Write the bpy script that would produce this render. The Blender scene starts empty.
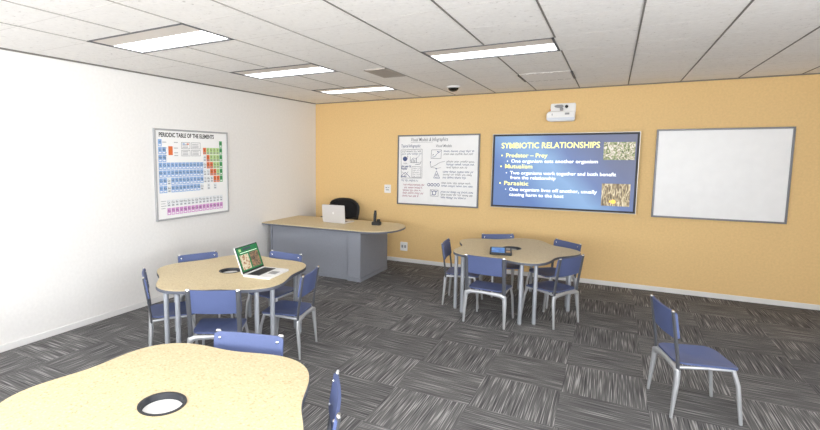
import bpy, bmesh, math, random
from mathutils import Vector, Matrix

random.seed(7)
PI = math.pi
col = bpy.context.scene.collection
R = math.radians

# ------------------------------------------------------------------ materials
def lin(c):
    return tuple(((v / 255) / 12.92 if v / 255 <= 0.04045 else ((v / 255 + 0.055) / 1.055) ** 2.4) for v in c) + (1.0,)

class NT:
    def __init__(self, name):
        self.m = bpy.data.materials.new(name)
        self.m.use_nodes = True
        self.t = self.m.node_tree
        self.b = self.t.nodes['Principled BSDF']
    def n(self, kind, **kw):
        nd = self.t.nodes.new(kind)
        for k, v in kw.items():
            if k in nd.inputs:
                nd.inputs[k].default_value = v
            else:
                setattr(nd, k, v)
        return nd
    def l(self, a, ao, b, bi):
        self.t.links.new(a.outputs[ao], b.inputs[bi])
    def ramp(self, stops):
        r = self.n('ShaderNodeValToRGB')
        els = r.color_ramp.elements
        while len(els) < len(stops):
            els.new(0.5)
        for e, (p, c) in zip(els, stops):
            e.position = p
            e.color = lin(c)
        return r

def plain(name, c, rough=0.6, metal=0.0, noise=0.0, scale=60.0, spec=0.5, bump=0.0):
    k = NT(name)
    k.b.inputs['Roughness'].default_value = rough
    k.b.inputs['Metallic'].default_value = metal
    k.b.inputs['Specular IOR Level'].default_value = spec
    tc = k.n('ShaderNodeTexCoord')
    nz = k.n('ShaderNodeTexNoise', Scale=scale, Detail=3.0)
    k.l(tc, 'Object', nz, 'Vector')
    lo = tuple(max(0, v * (1 - noise)) for v in c)
    hi = tuple(min(255, v * (1 + noise)) for v in c)
    r = k.ramp([(0.3, lo), (0.7, hi)])
    k.l(nz, 'Fac', r, 'Fac')
    k.l(r, 'Color', k.b, 'Base Color')
    if bump:
        bp = k.n('ShaderNodeBump', Strength=bump, Distance=0.002)
        k.l(nz, 'Fac', bp, 'Height')
        k.l(bp, 'Normal', k.b, 'Normal')
    return k.m

def emit(name, c, s):
    k = NT(name)
    k.b.inputs['Base Color'].default_value = lin(c)
    k.b.inputs['Emission Color'].default_value = lin(c)
    k.b.inputs['Emission Strength'].default_value = s
    return k.m

def speck(name, base, dark, light, rough, scale):
    k = NT(name)
    k.b.inputs['Roughness'].default_value = rough
    tc = k.n('ShaderNodeTexCoord')
    n1 = k.n('ShaderNodeTexNoise', Scale=scale, Detail=2.0)
    k.l(tc, 'Object', n1, 'Vector')
    r = k.ramp([(0.30, dark), (0.42, base), (0.58, base), (0.70, light)])
    k.l(n1, 'Fac', r, 'Fac')
    k.l(r, 'Color', k.b, 'Base Color')
    return k.m

def carpet_mat():
    k = NT('carpet')
    k.b.inputs['Roughness'].default_value = 0.95
    k.b.inputs['Specular IOR Level'].default_value = 0.15
    tc = k.n('ShaderNodeTexCoord')
    dv = k.n('ShaderNodeVectorMath', operation='DIVIDE')
    dv.inputs[1].default_value = (0.60, 0.60, 1)
    k.l(tc, 'Object', dv, 0)
    fl = k.n('ShaderNodeVectorMath', operation='FLOOR')
    k.l(dv, 'Vector', fl, 0)
    wn = k.n('ShaderNodeTexWhiteNoise', noise_dimensions='2D')
    k.l(fl, 'Vector', wn, 'Vector')
    ck = k.n('ShaderNodeTexChecker', Scale=1.0)
    ad0 = k.n('ShaderNodeVectorMath', operation='ADD')
    ad0.inputs[1].default_value = (0.5, 0.5, 0.5)
    k.l(fl, 'Vector', ad0, 0)
    k.l(ad0, 'Vector', ck, 'Vector')
    # offset so that every carpet tile has its own streaks
    off = k.n('ShaderNodeVectorMath', operation='MULTIPLY')
    off.inputs[1].default_value = (31.7, 17.3, 5.1)
    k.l(fl, 'Vector', off, 0)
    ad = k.n('ShaderNodeVectorMath', operation='ADD')
    k.l(tc, 'Object', ad, 0)
    k.l(off, 'Vector', ad, 1)
    outs = []
    for sc in ((2.6, 125, 1), (125, 2.6, 1)):
        mp = k.n('ShaderNodeVectorMath', operation='MULTIPLY')
        mp.inputs[1].default_value = sc
        k.l(ad, 'Vector', mp, 0)
        nz = k.n('ShaderNodeTexNoise', Scale=1.0, Detail=1.0, Roughness=0.5)
        k.l(mp, 'Vector', nz, 'Vector')
        outs.append(nz)
    mx = k.n('ShaderNodeMix', data_type='FLOAT')
    k.l(ck, 'Fac', mx, 'Factor')
    k.t.links.new(outs[0].outputs['Fac'], mx.inputs[2])
    k.t.links.new(outs[1].outputs['Fac'], mx.inputs[3])
    # slight per-tile tone
    t = k.n('ShaderNodeMath', operation='MULTIPLY_ADD')
    t.inputs[1].default_value = 0.07
    t.inputs[2].default_value = -0.035
    k.l(wn, 'Value', t, 0)
    s = k.n('ShaderNodeMath', operation='ADD')
    k.t.links.new(mx.outputs[0], s.inputs[0])
    k.l(t, 'Value', s, 1)
    r = k.ramp([(0.28, (62, 62, 64)), (0.42, (94, 93, 94)), (0.57, (110, 109, 109)), (0.69, (168, 166, 165))])
    k.l(s, 'Value', r, 'Fac')
    k.l(r, 'Color', k.b, 'Base Color')
    return k.m

def picture_mat(name, stops, scale, emi, stretch=(1, 1, 1), dist=1.0):
    k = NT(name)
    tc = k.n('ShaderNodeTexCoord')
    mp = k.n('ShaderNodeVectorMath', operation='MULTIPLY')
    mp.inputs[1].default_value = stretch
    k.l(tc, 'Object', mp, 0)
    nz = k.n('ShaderNodeTexNoise', Scale=scale, Detail=2.0, Distortion=dist)
    k.l(mp, 'Vector', nz, 'Vector')
    r = k.ramp(stops)
    k.l(nz, 'Fac', r, 'Fac')
    k.l(r, 'Color', k.b, 'Emission Color')
    k.b.inputs['Base Color'].default_value = (0.02, 0.02, 0.02, 1)
    k.b.inputs['Emission Strength'].default_value = emi
    return k.m

def slide_mat():
    # the slide's own blue background: a paler diagonal streak and a greyer right end
    k = NT('slide_background')
    tc = k.n('ShaderNodeTexCoord')
    sp = k.n('ShaderNodeSeparateXYZ')
    k.l(tc, 'Object', sp, 'Vector')
    a = k.n('ShaderNodeMath', operation='MULTIPLY_ADD')      # diagonal coordinate
    a.inputs[1].default_value = 0.9
    k.l(sp, 'Z', a, 0)
    k.l(sp, 'X', a, 2)
    nz = k.n('ShaderNodeTexNoise', Scale=2.0, Detail=1.0)
    k.l(tc, 'Object', nz, 'Vector')
    b = k.n('ShaderNodeMath', operation='MULTIPLY_ADD')
    b.inputs[1].default_value = 0.35
    k.l(nz, 'Fac', b, 0)
    k.l(a, 'Value', b, 2)
    mr = k.n('ShaderNodeMapRange')
    mr.inputs['From Min'].default_value = -1.25
    mr.inputs['From Max'].default_value = 1.55
    k.l(b, 'Value', mr, 'Value')
    r = k.ramp([(0.0, (92, 124, 180)), (0.22, (84, 122, 188)), (0.40, (128, 170, 218)), (0.50, (134, 176, 222)), (0.62, (98, 124, 180)), (0.80, (94, 106, 146)), (1.0, (98, 102, 128))])
    k.l(mr, 'Result', r, 'Fac')
    k.l(r, 'Color', k.b, 'Emission Color')
    k.b.inputs['Base Color'].default_value = (0.02, 0.02, 0.03, 1)
    k.b.inputs['Roughness'].default_value = 0.4
    k.b.inputs['Emission Strength'].default_value = 0.88
    return k.m

def ceiling_mat():
    k = NT('ceiling_tile')
    k.b.inputs['Roughness'].default_value = 0.95
    tc = k.n('ShaderNodeTexCoord')
    n1 = k.n('ShaderNodeTexNoise', Scale=28.0, Detail=3.0, Roughness=0.7)
    k.l(tc, 'Object', n1, 'Vector')
    r = k.ramp([(0.27, (196, 191, 186)), (0.36, (238, 235, 232)), (0.6, (244, 241, 238)), (0.75, (248, 246, 244))])
    k.l(n1, 'Fac', r, 'Fac')
    k.l(r, 'Color', k.b, 'Base Color')
    return k.m

M = dict(
    yellow=plain('yellow_paint', (228, 194, 138), 0.75, noise=0.02, scale=40, spec=0.3),
    white_wall=plain('white_paint', (232, 230, 228), 0.8, noise=0.01, scale=30, spec=0.3),
    ceiling=ceiling_mat(),
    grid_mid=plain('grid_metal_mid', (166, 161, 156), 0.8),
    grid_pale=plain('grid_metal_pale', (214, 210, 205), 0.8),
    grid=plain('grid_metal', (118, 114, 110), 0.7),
    carpet=carpet_mat(),
    skirting=plain('skirting', (226, 225, 224), 0.5),
    blue=plain('blue_plastic', (83, 95, 136), 0.5, noise=0.03, scale=200, spec=0.4),
    post=plain('grey_post', (94, 96, 102), 0.4, 0.35),
    silver=plain('silver_metal', (196, 198, 202), 0.38, 0.6),
    leg=plain('silver_leg', (178, 182, 190), 0.42, 0.45),
    chrome=plain('chrome', (240, 240, 242), 0.15, 1.0),
    maple=speck('maple_laminate', (208, 190, 152), (184, 163, 124), (222, 208, 176), 0.5, 75),
    edge=plain('edge_rubber', (92, 96, 108), 0.6),
    dark=plain('dark_plastic', (40, 42, 48), 0.5),
    black=plain('black_plastic', (20, 20, 22), 0.5),
    mesh_black=plain('black_fabric', (26, 26, 28), 0.9, noise=0.3, scale=180, bump=0.3),
    desk_grey=plain('desk_grey', (134, 137, 146), 0.6, noise=0.05, scale=120, spec=0.4),
    alu=plain('aluminium', (214, 212, 212), 0.45, 0.25),
    poster_frame=plain('poster_frame', (172, 173, 176), 0.45, 0.2),
    light_alu=plain('light_aluminium', (232, 232, 232), 0.5, 0.1),
    white=plain('white_plastic', (238, 237, 236), 0.5),
    offwhite=plain('offwhite_plastic', (214, 219, 228), 0.5),
    grey=plain('grey_plastic', (150, 150, 152), 0.55),
    board=plain('whiteboard_enamel', (236, 236, 237), 0.35, noise=0.008, scale=8),
    board_frame=plain('board_frame', (112, 112, 116), 0.4, 0.4),
    ink_blue=plain('blue_marker', (70, 84, 130), 0.7),
    ink_grey=plain('grey_marker', (104, 106, 118), 0.7),
    ink_red=plain('red_marker', (160, 82, 110), 0.7),
    paper=plain('poster_paper', (242, 242, 242), 0.6),
    print_black=plain('print_black', (42, 42, 44), 0.7),
    print_grey=plain('print_grey', (150, 152, 158), 0.7),
    c_blue=plain('print_blue', (142, 176, 222), 0.7),
    c_pale=plain('print_pale', (226, 230, 234), 0.7),
    c_orange=plain('print_orange', (222, 112, 58), 0.7),
    c_lime=plain('print_lime', (178, 208, 138), 0.7),
    c_green=plain('print_green', (70, 158, 96), 0.7),
    c_pink=plain('print_pink', (212, 150, 208), 0.7),
    lens=emit('lamp_lens', (250, 252, 255), 3.0),
    trough=plain('lamp_trough', (226, 218, 210), 0.6),
    lamp_frame=plain('lamp_frame', (92, 92, 94), 0.6),
    slide=slide_mat(),
    s_yellow=emit('slide_yellow', (238, 232, 140), 0.95),
    s_white=emit('slide_white', (244, 247, 252), 0.95),
    tv_frame=plain('display_frame', (44, 44, 48), 0.6, 0.0),
    tv_rim=plain('display_rim', (176, 172, 166), 0.35, 0.5),
    pic_grass=picture_mat('picture_grasshopper', [(0.32, (80, 74, 62)), (0.44, (138, 160, 100)), (0.52, (182, 168, 140)), (0.62, (232, 226, 214))], 13, 1.0, dist=3.0),
    pic_tent=picture_mat('picture_tentacles', [(0.34, (92, 78, 62)), (0.46, (150, 130, 98)), (0.56, (196, 178, 138)), (0.68, (234, 222, 192))], 11, 1.0, (3.2, 1, 0.8), 1.6),
    s_orange=emit('slide_orange', (240, 196, 84), 0.9),
    l_green=emit('laptop_green', (16, 96, 54), 0.7),
    l_dark=emit('laptop_bar', (44, 60, 66), 0.7),
    l_text=emit('laptop_text', (206, 226, 206), 0.9),
    l_pic=picture_mat('picture_drawing', [(0.36, (150, 84, 54)), (0.45, (214, 182, 140)), (0.55, (226, 214, 186)), (0.72, (232, 224, 202))], 38, 0.9),
    l_pic2=picture_mat('picture_leaves', [(0.34, (52, 44, 38)), (0.47, (120, 96, 74)), (0.58, (158, 128, 98)), (0.72, (196, 122, 72))], 34, 0.85),
    t_blue=picture_mat('tablet_glow', [(0.3, (62, 92, 168)), (0.5, (86, 140, 214)), (0.7, (120, 190, 240))], 9, 0.8),
    tan=plain('tan_plastic', (196, 164, 128), 0.6),
    keys=plain('key_grey', (96, 94, 96), 0.6),
    vent=plain('vent_metal', (176, 168, 160), 0.6),
    vent_dark=plain('vent_shadow_gap', (120, 114, 110), 0.8),
    glass_dark=plain('dome_tint', (10, 10, 12), 0.12),
    tan_frame=plain('window_wood', (230, 228, 224), 0.5),
)

# ------------------------------------------------------------------ mesh builder
class MB:
    def __init__(self):
        self.bm = bmesh.new()
        self.mats = []
        self.mi = 0
    def use(self, m):
        if m not in self.mats:
            self.mats.append(m)
        self.mi = self.mats.index(m)
        return self
    def face(self, vs):
        try:
            f = self.bm.faces.new(vs)
            f.material_index = self.mi
            return f
        except ValueError:
            return None
    def poly(self, pts):
        return self.face([self.bm.verts.new(p) for p in pts])
    def box(self, x0, y0, z0, x1, y1, z1, mat=None):
        v = [Vector((x, y, z)) for z in (z0, z1) for y in (y0, y1) for x in (x0, x1)]
        if mat is not None:
            v = [mat @ p for p in v]
        v = [self.bm.verts.new(p) for p in v]
        for f in ((0, 2, 3, 1), (4, 5, 7, 6), (0, 1, 5, 4), (2, 6, 7, 3), (0, 4, 6, 2), (1, 3, 7, 5)):
            self.face([v[i] for i in f])
        return self
    def prism(self, pts, z0, z1, mat=None):
        """outline in xy, extruded z0..z1"""
        a = [Vector((x, y, z0)) for x, y in pts]
        b = [Vector((x, y, z1)) for x, y in pts]
        if mat is not None:
            a = [mat @ p for p in a]
            b = [mat @ p for p in b]
        a = [self.bm.verts.new(p) for p in a]
        b = [self.bm.verts.new(p) for p in b]
        n = len(a)
        self.face(a[::-1])
        self.face(b)
        for i in range(n):
            j = (i + 1) % n
            self.face([a[i], a[j], b[j], b[i]])
        return self
    def tube(self, path, radii, seg=12, flat=1.0, up=None, cap=True):
        """tapered tube along a path; flat squeezes the section along its second axis"""
        path = [Vector(p) for p in path]
        if not hasattr(radii, '__len__'):
            radii = [radii] * len(path)
        rings = []
        for i, p in enumerate(path):
            d = (path[min(i + 1, len(path) - 1)] - path[max(i - 1, 0)]).normalized()
            u = Vector(up) if up else (Vector((0, 0, 1)) if abs(d.z) < 0.9 else Vector((1, 0, 0)))
            s = u - d * u.dot(d)
            s.normalize()
            t = d.cross(s)
            rings.append([self.bm.verts.new(p + (s * math.cos(a) + t * math.sin(a) * flat) * radii[i])
                          for a in (2 * PI * k / seg for k in range(seg))])
        for r0, r1 in zip(rings, rings[1:]):
            for k in range(seg):
                self.face([r0[k], r0[(k + 1) % seg], r1[(k + 1) % seg], r1[k]])
        if cap:
            self.face(rings[0][::-1])
            self.face(rings[-1])
        return self
    def lathe(self, prof, c=(0, 0, 0), seg=32, mat=None):
        rings = []
        for r, z in prof:
            ring = []
            for k in range(seg):
                a = 2 * PI * k / seg
                p = Vector((c[0] + r * math.cos(a), c[1] + r * math.sin(a), c[2] + z))
                if mat is not None:
                    p = mat @ p
                ring.append(self.bm.verts.new(p))
            rings.append(ring)
        for r0, r1 in zip(rings, rings[1:]):
            for k in range(seg):
                self.face([r0[k], r0[(k + 1) % seg], r1[(k + 1) % seg], r1[k]])
        self.face(rings[0][::-1])
        self.face(rings[-1])
        return self
    def curved_panel(self, w, h, t, rc, sag, nx=14, nz=4, ex=None):
        """panel in xz, thickness t in y, corners rounded by rc, bowed in y by sag"""
        F, B = [], []
        for i in range(nx + 1):
            u = -w / 2 + w * i / nx
            e = max(0, abs(u) - (w / 2 - rc))
            cut = rc - math.sqrt(max(0, rc * rc - e * e))
            y = -sag * (1 - (2 * u / w) ** 2)
            fr, bk = [], []
            for j in range(nz + 1):
                z = cut + (h - 2 * cut) * j / nz
                fr.append(self.bm.verts.new((u, y + t / 2, z)))
                bk.append(self.bm.verts.new((u, y - t / 2, z)))
            F.append(fr)
            B.append(bk)
        for i in range(nx):
            for j in range(nz):
                self.face([F[i][j], F[i][j + 1], F[i + 1][j + 1], F[i + 1][j]])
                self.face([B[i][j], B[i + 1][j], B[i + 1][j + 1], B[i][j + 1]])
            for j in (0, nz):
                self.face([F[i][j], F[i + 1][j], B[i + 1][j], B[i][j]])
        for i in (0, nx):
            for j in range(nz):
                self.face([F[i][j], F[i][j + 1], B[i][j + 1], B[i][j]])
        return self
    def pad(self, outline, zf, t):
        """soft shell: outline in xy, height zf(x,y,s) with s = 0 centre .. 1 rim"""
        n = len(outline)
        steps = (0.25, 0.5, 0.75, 0.92, 1.0)
        top0 = self.bm.verts.new((0, 0, zf(0, 0, 0)))
        bot0 = self.bm.verts.new((0, 0, zf(0, 0, 0) - t))
        pt = pb = None
        for s in steps:
            rt = [self.bm.verts.new((x * s, y * s, zf(x * s, y * s, s))) for x, y in outline]
            rb = [self.bm.verts.new((x * s, y * s, zf(x * s, y * s, s) - t)) for x, y in outline]
            for k in range(n):
                j = (k + 1) % n
                if pt is None:
                    self.face([top0, rt[k], rt[j]])
                    self.face([bot0, rb[j], rb[k]])
                else:
                    self.face([pt[k], rt[k], rt[j], pt[j]])
                    self.face([pb[k], pb[j], rb[j], rb[k]])
            pt, pb = rt, rb
        for k in range(n):
            j = (k + 1) % n
            self.face([pt[k], pb[k], pb[j], pt[j]])
        return self
    def text(self, body, size, mat, width=None, bold=0.0, shear=0.0, height=None, align='LEFT'):
        me = glyphs(body, bold, shear)
        xs = [v.co.x for v in me.vertices]
        cap_ = max(v.co.y for v in glyphs('H', 0.0, 0.0).vertices)
        x0, x1 = min(xs), max(xs)
        sy = size / cap_
        sx = width / (x1 - x0) if width else sy
        xo = x0 if align == 'LEFT' else (x0 + x1) / 2
        vs = [self.bm.verts.new(mat @ Vector(((v.co.x - xo) * sx, v.co.y * sy, 0))) for v in me.vertices]
        for p in me.polygons:
            self.face([vs[i] for i in p.vertices])
        return self
    def stroke(self, pts, w, mat):
        """a flat pen stroke along 2-D points"""
        pts = [Vector((p[0], p[1])) for p in pts]
        L, Rr = [], []
        for i, p in enumerate(pts):
            d = pts[min(i + 1, len(pts) - 1)] - pts[max(i - 1, 0)]
            if d.length < 1e-9:
                d = Vector((1, 0))
            d.normalize()
            nrm = Vector((-d.y, d.x)) * w / 2
            L.append(self.bm.verts.new(mat @ Vector((p.x + nrm.x, p.y + nrm.y, 0))))
            Rr.append(self.bm.verts.new(mat @ Vector((p.x - nrm.x, p.y - nrm.y, 0))))
        for i in range(len(pts) - 1):
            self.face([Rr[i], Rr[i + 1], L[i + 1], L[i]])
        return self
    def build(self, name, m=None, parent=None, smooth=False, bevel=0.0, loc=None, fix=True):
        if fix:
            bmesh.ops.recalc_face_normals(self.bm, faces=self.bm.faces[:])
        me = bpy.data.meshes.new(name)
        self.bm.to_mesh(me)
        self.bm.free()
        for mm in (self.mats or [m]):
            me.materials.append(mm)
        if smooth:
            for p in me.polygons:
                p.use_smooth = True
        o = bpy.data.objects.new(name, me)
        col.objects.link(o)
        if smooth:
            md = o.modifiers.new('edges', 'EDGE_SPLIT')
            md.split_angle = R(40)
        if bevel:
            md = o.modifiers.new('bevel', 'BEVEL')
            md.width = bevel
            md.segments = 2
            md.limit_method = 'ANGLE'
            md.angle_limit = R(40)
        if parent:
            o.parent = parent
        if loc:
            o.location = loc
        return o

_gl = {}
def glyphs(body, bold, shear):
    key = (body, bold, shear)
    if key not in _gl:
        c = bpy.data.curves.new('tmp', 'FONT')
        c.body = body
        c.offset = bold
        c.shear = shear
        c.resolution_u = 3
        o = bpy.data.objects.new('tmp', c)
        col.objects.link(o)
        dg = bpy.context.evaluated_depsgraph_get()
        me = bpy.data.meshes.new_from_object(o.evaluated_get(dg))
        bpy.data.objects.remove(o)
        bpy.data.curves.remove(c)
        _gl[key] = me
    return _gl[key]

def thing(name, label, cat, loc=(0, 0, 0), rz=0, group=None):
    o = bpy.data.objects.new(name, None)
    o.empty_display_size = 0.1
    col.objects.link(o)
    o.location = loc
    o.rotation_euler = (0, 0, rz)
    return tag(o, label, cat, group)

def tag(o, label, cat, group=None):
    o['label'] = label
    o['category'] = cat
    if group:
        o['group'] = group
    return o

def struct(o):
    o['kind'] = 'structure'
    return o

def copy_tree(o, parent=None):
    c = o.copy()
    col.objects.link(c)
    if parent:
        c.parent = parent
        c.matrix_parent_inverse = o.matrix_parent_inverse.copy()
    for ch in list(o.children):
        copy_tree(ch, c)
    return c

def rrect(x0, y0, x1, y1, r, n=5):
    out = []
    for cx, cy, a in ((x1 - r, y1 - r, 0), (x0 + r, y1 - r, 90), (x0 + r, y0 + r, 180), (x1 - r, y0 + r, 270)):
        for k in range(n + 1):
            t = R(a + 90 * k / n)
            out.append((cx + r * math.cos(t), cy + r * math.sin(t)))
    return out

# ------------------------------------------------------------------ room
W, D, H, Y0 = 7.9, 8.125, 2.915, -2.4

def lamp_rect(x, y):
    return (x, y, x + 1.19, y + 0.593)
LAMPS = [lamp_rect(0.968, 4.59), lamp_rect(0.968, 6.44), lamp_rect(3.385, 4.62), lamp_rect(0.968, 2.74)]

floor = struct(MB().box(0, Y0, -0.1, W, D, 0).build('floor', M['carpet']))
# ceiling with openings for the recessed lights
cb = MB()
xs = sorted({0, W} | {v for r in LAMPS for v in (r[0], r[2])})
ys = sorted({Y0, D} | {v for r in LAMPS for v in (r[1], r[3])})
for xa, xb in zip(xs, xs[1:]):
    for ya, yb in zip(ys, ys[1:]):
        cxm, cym = (xa + xb) / 2, (ya + yb) / 2
        if any(r[0] < cxm < r[2] and r[1] < cym < r[3] for r in LAMPS):
            continue
        cb.box(xa, ya, H, xb, yb, H + 0.12)
struct(cb.build('ceiling', M['ceiling']))

struct(MB().box(-0.12, Y0, 0, 0, D, H + 0.1).build('wall_left', M['white_wall']))
struct(MB().box(-0.12, D, 0, W + 0.12, D + 0.12, H + 0.1).build('wall_back', M['yellow']))

def window_wall(name, holes, length, place):
    b = MB()
    xs = sorted({0, length} | {v for h in holes for v in (h[0], h[1])})
    zs = sorted({0, H + 0.1} | {v for h in holes for v in (h[2], h[3])})
    for a, c in zip(xs, xs[1:]):
        for e, g in zip(zs, zs[1:]):
            if any(h[0] < (a + c) / 2 < h[1] and h[2] < (e + g) / 2 < h[3] for h in holes):
                continue
            b.box(a, 0, e, c, 0.12, g, place)
    return struct(b.build(name, M['white_wall']))

HR = [(0.5, 2.0, 0.9, 2.35), (2.5, 4.0, 0.9, 2.35)]          # along y from Y0 on the right wall
HF = [(1.0, 2.6, 0.9, 2.35), (3.4, 5.0, 0.9, 2.35), (5.6, 7.2, 0.9, 2.35)]  # window openings out of view, added to bring light into the room
PR = Matrix.Translation((W, Y0, 0)) @ Matrix(((0, 1, 0, 0), (1, 0, 0, 0), (0, 0, 1, 0), (0, 0, 0, 1)))
PF = Matrix.Translation((0, Y0, 0)) @ Matrix(((1, 0, 0, 0), (0, -1, 0, 0), (0, 0, 1, 0), (0, 0, 0, 1)))
window_wall('wall_right', HR, D - Y0, PR)
window_wall('wall_front', HF, W, PF)
wn = 0
for holes, P in ((HR, PR), (HF, PF)):
    for x0, x1, z0, z1 in holes:
        wn += 1
        b = MB()
        for q in ((x0, z0, x0 + 0.05, z1), (x1 - 0.05, z0, x1, z1), (x0, z0, x1, z0 + 0.05), (x0, z1 - 0.05, x1, z1), ((x0 + x1) / 2 - 0.02, z0, (x0 + x1) / 2 + 0.02, z1)):
            b.box(q[0], 0.03, q[1], q[2], 0.09, q[3], P)
        struct(b.build('window_%d' % wn, M['tan_frame']))  # unseen window frame, added to go with the fill light

# baseboards and the ceiling's edge angles and grid
struct(MB().box(0.012, D - 0.014, 0, W, D, 0.068).build('baseboard_back', M['skirting'], bevel=0.004))
struct(MB().box(0, Y0, 0, 0.014, D, 0.068).build('baseboard_left', M['skirting'], bevel=0.004))
struct(MB().box(0, D - 0.018, H - 0.014, W, D, H).build('trim_1', M['grid']))  # edge angle in dark grey, the joint's shadow put into its colour
struct(MB().box(0, Y0, H - 0.014, 0.018, D, H).build('trim_2', M['grid']))  # same along the left wall, shadow line given as dark colour
def grid_lines(name, spans, wd, m):
    g = MB()
    for q in spans:
        g.box(*q)
    return struct(g.build(name, m))
def cut(segs, lo, hi):
    return [p for a, c in segs for p in (((a, lo), (hi, c)) if a < lo and c > hi else ((a, c),))]
main_r, cross_r, side_r = [], [], []
for x in (2.158, 2.752, 3.385, 3.994, 4.585, 5.197, 5.80, 6.41, 7.02, 7.62, 0.968, 1.563):
    segs = [(Y0, D - 0.018)]
    for r in LAMPS:                                          # a runner stops at the lamp that spans it
        if r[0] - 0.02 < x < r[2] + 0.02:
            segs = cut(segs, r[1], r[3])
    hw_ = 0.006
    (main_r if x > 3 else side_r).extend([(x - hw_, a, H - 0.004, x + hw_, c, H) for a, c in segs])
for k_ in range(-11, 6):
    y = 4.605 + 0.6075 * k_
    segs = [(0.018, W)]
    for r in LAMPS:
        if r[1] - 0.03 < y < r[3] + 0.03:
            segs = cut(segs, r[0], r[2])
    cross_r += [(a, y - 0.003, H - 0.0006, c, y + 0.003, H) for a, c in segs]
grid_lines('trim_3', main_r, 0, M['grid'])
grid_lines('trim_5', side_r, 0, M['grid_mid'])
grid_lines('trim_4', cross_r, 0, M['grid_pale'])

# ------------------------------------------------------------------ ceiling lights
def make_lamp(r, label):
    x0, y0, x1, y1 = r
    w, d = x1 - x0, y1 - y0
    t = thing('ceiling_light', label, 'ceiling light', (x0, y0, H), 0, 'recessed ceiling lights')
    b = MB()
    f = 0.02
    for q in ((0, 0, w, f), (0, d - f, w, d), (0, 0, f, d), (w - f, 0, w, d)):
        b.box(q[0], q[1], -0.006, q[2], q[3], 0.05)
    b.build('frame', M['lamp_frame'], t)  # frame coloured dark for the shadow gap around the fitting
    b = MB()
    b.box(f, f, 0.05, w - f, d - f, 0.07)
    b.build('housing', M['trough'], t)
    MB().box(f, f, 0.002, w - f, 0.25, 0.012).build('reflector', M['trough'], t)
    MB().box(f, 0.25, 0.004, w - f, d - f, 0.012).build('lens', M['lens'], t)
    return t
for r, lb in zip(LAMPS, (
        'recessed ceiling light fully in view between the vent and the white wall',
        'recessed ceiling light nearest the corner of white and yellow walls',
        'recessed ceiling light nearest the black dome camera',
        'recessed ceiling light highest over the white wall, farthest from the yellow wall')):
    make_lamp(r, lb)

# ceiling vent
t = thing('ceiling_vent', 'beige louvred vent grille set in the ceiling tiles', 'vent', (2.462, 5.25, H))
b = MB()
w, d = 0.285, 0.60
for q in ((0, 0, w, 0.015), (0, d - 0.015, w, d), (0, 0, 0.015, d), (w - 0.015, 0, w, d)):
    b.box(q[0], q[1], -0.012, q[2], q[3], 0)
b.build('frame', M['vent'], t)
MB().box(0.01, 0.01, -0.003, w - 0.01, d - 0.01, -0.001).build('backing', M['vent_dark'], t)
b = MB()
for k in range(12):
    x = 0.022 + k * 0.0215
    b.box(x, 0.015, -0.010, x + 0.011, d - 0.015, -0.004)
b.build('louvres', M['vent'], t)

# slot diffuser panel in the ceiling
t = thing('slot_diffuser', 'flush white ceiling panel with dark ends between faint slots above the projector', 'air diffuser', (3.99, 6.47, H))
MB().box(0.012, 0, -0.005, 0.588, 0.66, -0.001).build('panel', M['ceiling'], t)
for x in (-0.002, 0.594):
    MB().box(x - 0.010, 0.04, -0.012, x + 0.012, 0.62, -0.0005).build('end_cap', M['dark'], t)
for y in (0.004, 0.640):
    b = MB()
    for k in range(6):
        b.box(0.03 + k * 0.09, y, -0.0058, 0.095 + k * 0.09, y + 0.012, -0.0052)
    b.build('slot', M['vent_dark'], t)

# dome camera
t = thing('dome_camera', 'small black dome camera with a white ring on the ceiling', 'security camera', (3.00, 7.10, H))
MB().lathe([(0.092, 0), (0.096, -0.008), (0.090, -0.020), (0.07, -0.026)]).build('mounting_ring', M['white'], t, smooth=True)
MB().lathe([(0.076, -0.026)] + [(0.076 * math.cos(R(a)), -0.026 - 0.052 * math.sin(R(a))) for a in (10, 25, 40, 55, 70, 84)]).build('dome', M['glass_dark'], t, smooth=True)

# ------------------------------------------------------------------ wall display
TVX0, TVX1, TVZ0, TVZ1 = 3.392, 5.378, 1.098, 2.246
t = thing('wall_display', 'large flat screen showing a blue slide titled SYMBIOTIC RELATIONSHIPS', 'screen', ((TVX0 + TVX1) / 2, D, (TVZ0 + TVZ1) / 2))
cx, cz = (TVX0 + TVX1) / 2, (TVZ0 + TVZ1) / 2
hw, hh = (TVX1 - TVX0) / 2, (TVZ1 - TVZ0) / 2
MB().box(-hw + 0.02, -0.07, -hh + 0.02, hw - 0.02, -0.002, hh - 0.02).build('housing', M['black'], t)
b = MB()
fw = 0.028
b.use(M['tv_frame'])
for q in ((-hw, -hh, hw, -hh + fw), (-hw, hh - fw, hw, hh), (-hw, -hh + fw, -hw + fw, hh - fw), (hw - fw, -hh + fw, hw, hh - fw)):
    b.box(q[0], -0.085, q[1], q[2], -0.06, q[3])
b.use(M['tv_rim'])
rw = 0.008
for q in ((-hw - rw, -hh - rw, hw + rw, -hh), (-hw - rw, hh, hw + rw, hh + rw), (-hw - rw, -hh, -hw, hh), (hw, -hh, hw + rw, hh)):
    b.box(q[0], -0.082, q[1], q[2], -0.05, q[3])
b.build('bezel', None, t)
scr = MB().box(-hw + fw, -0.079, -hh + fw, hw - fw, -0.0701, hh - fw).build('screen', M['slide'], t)
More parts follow.
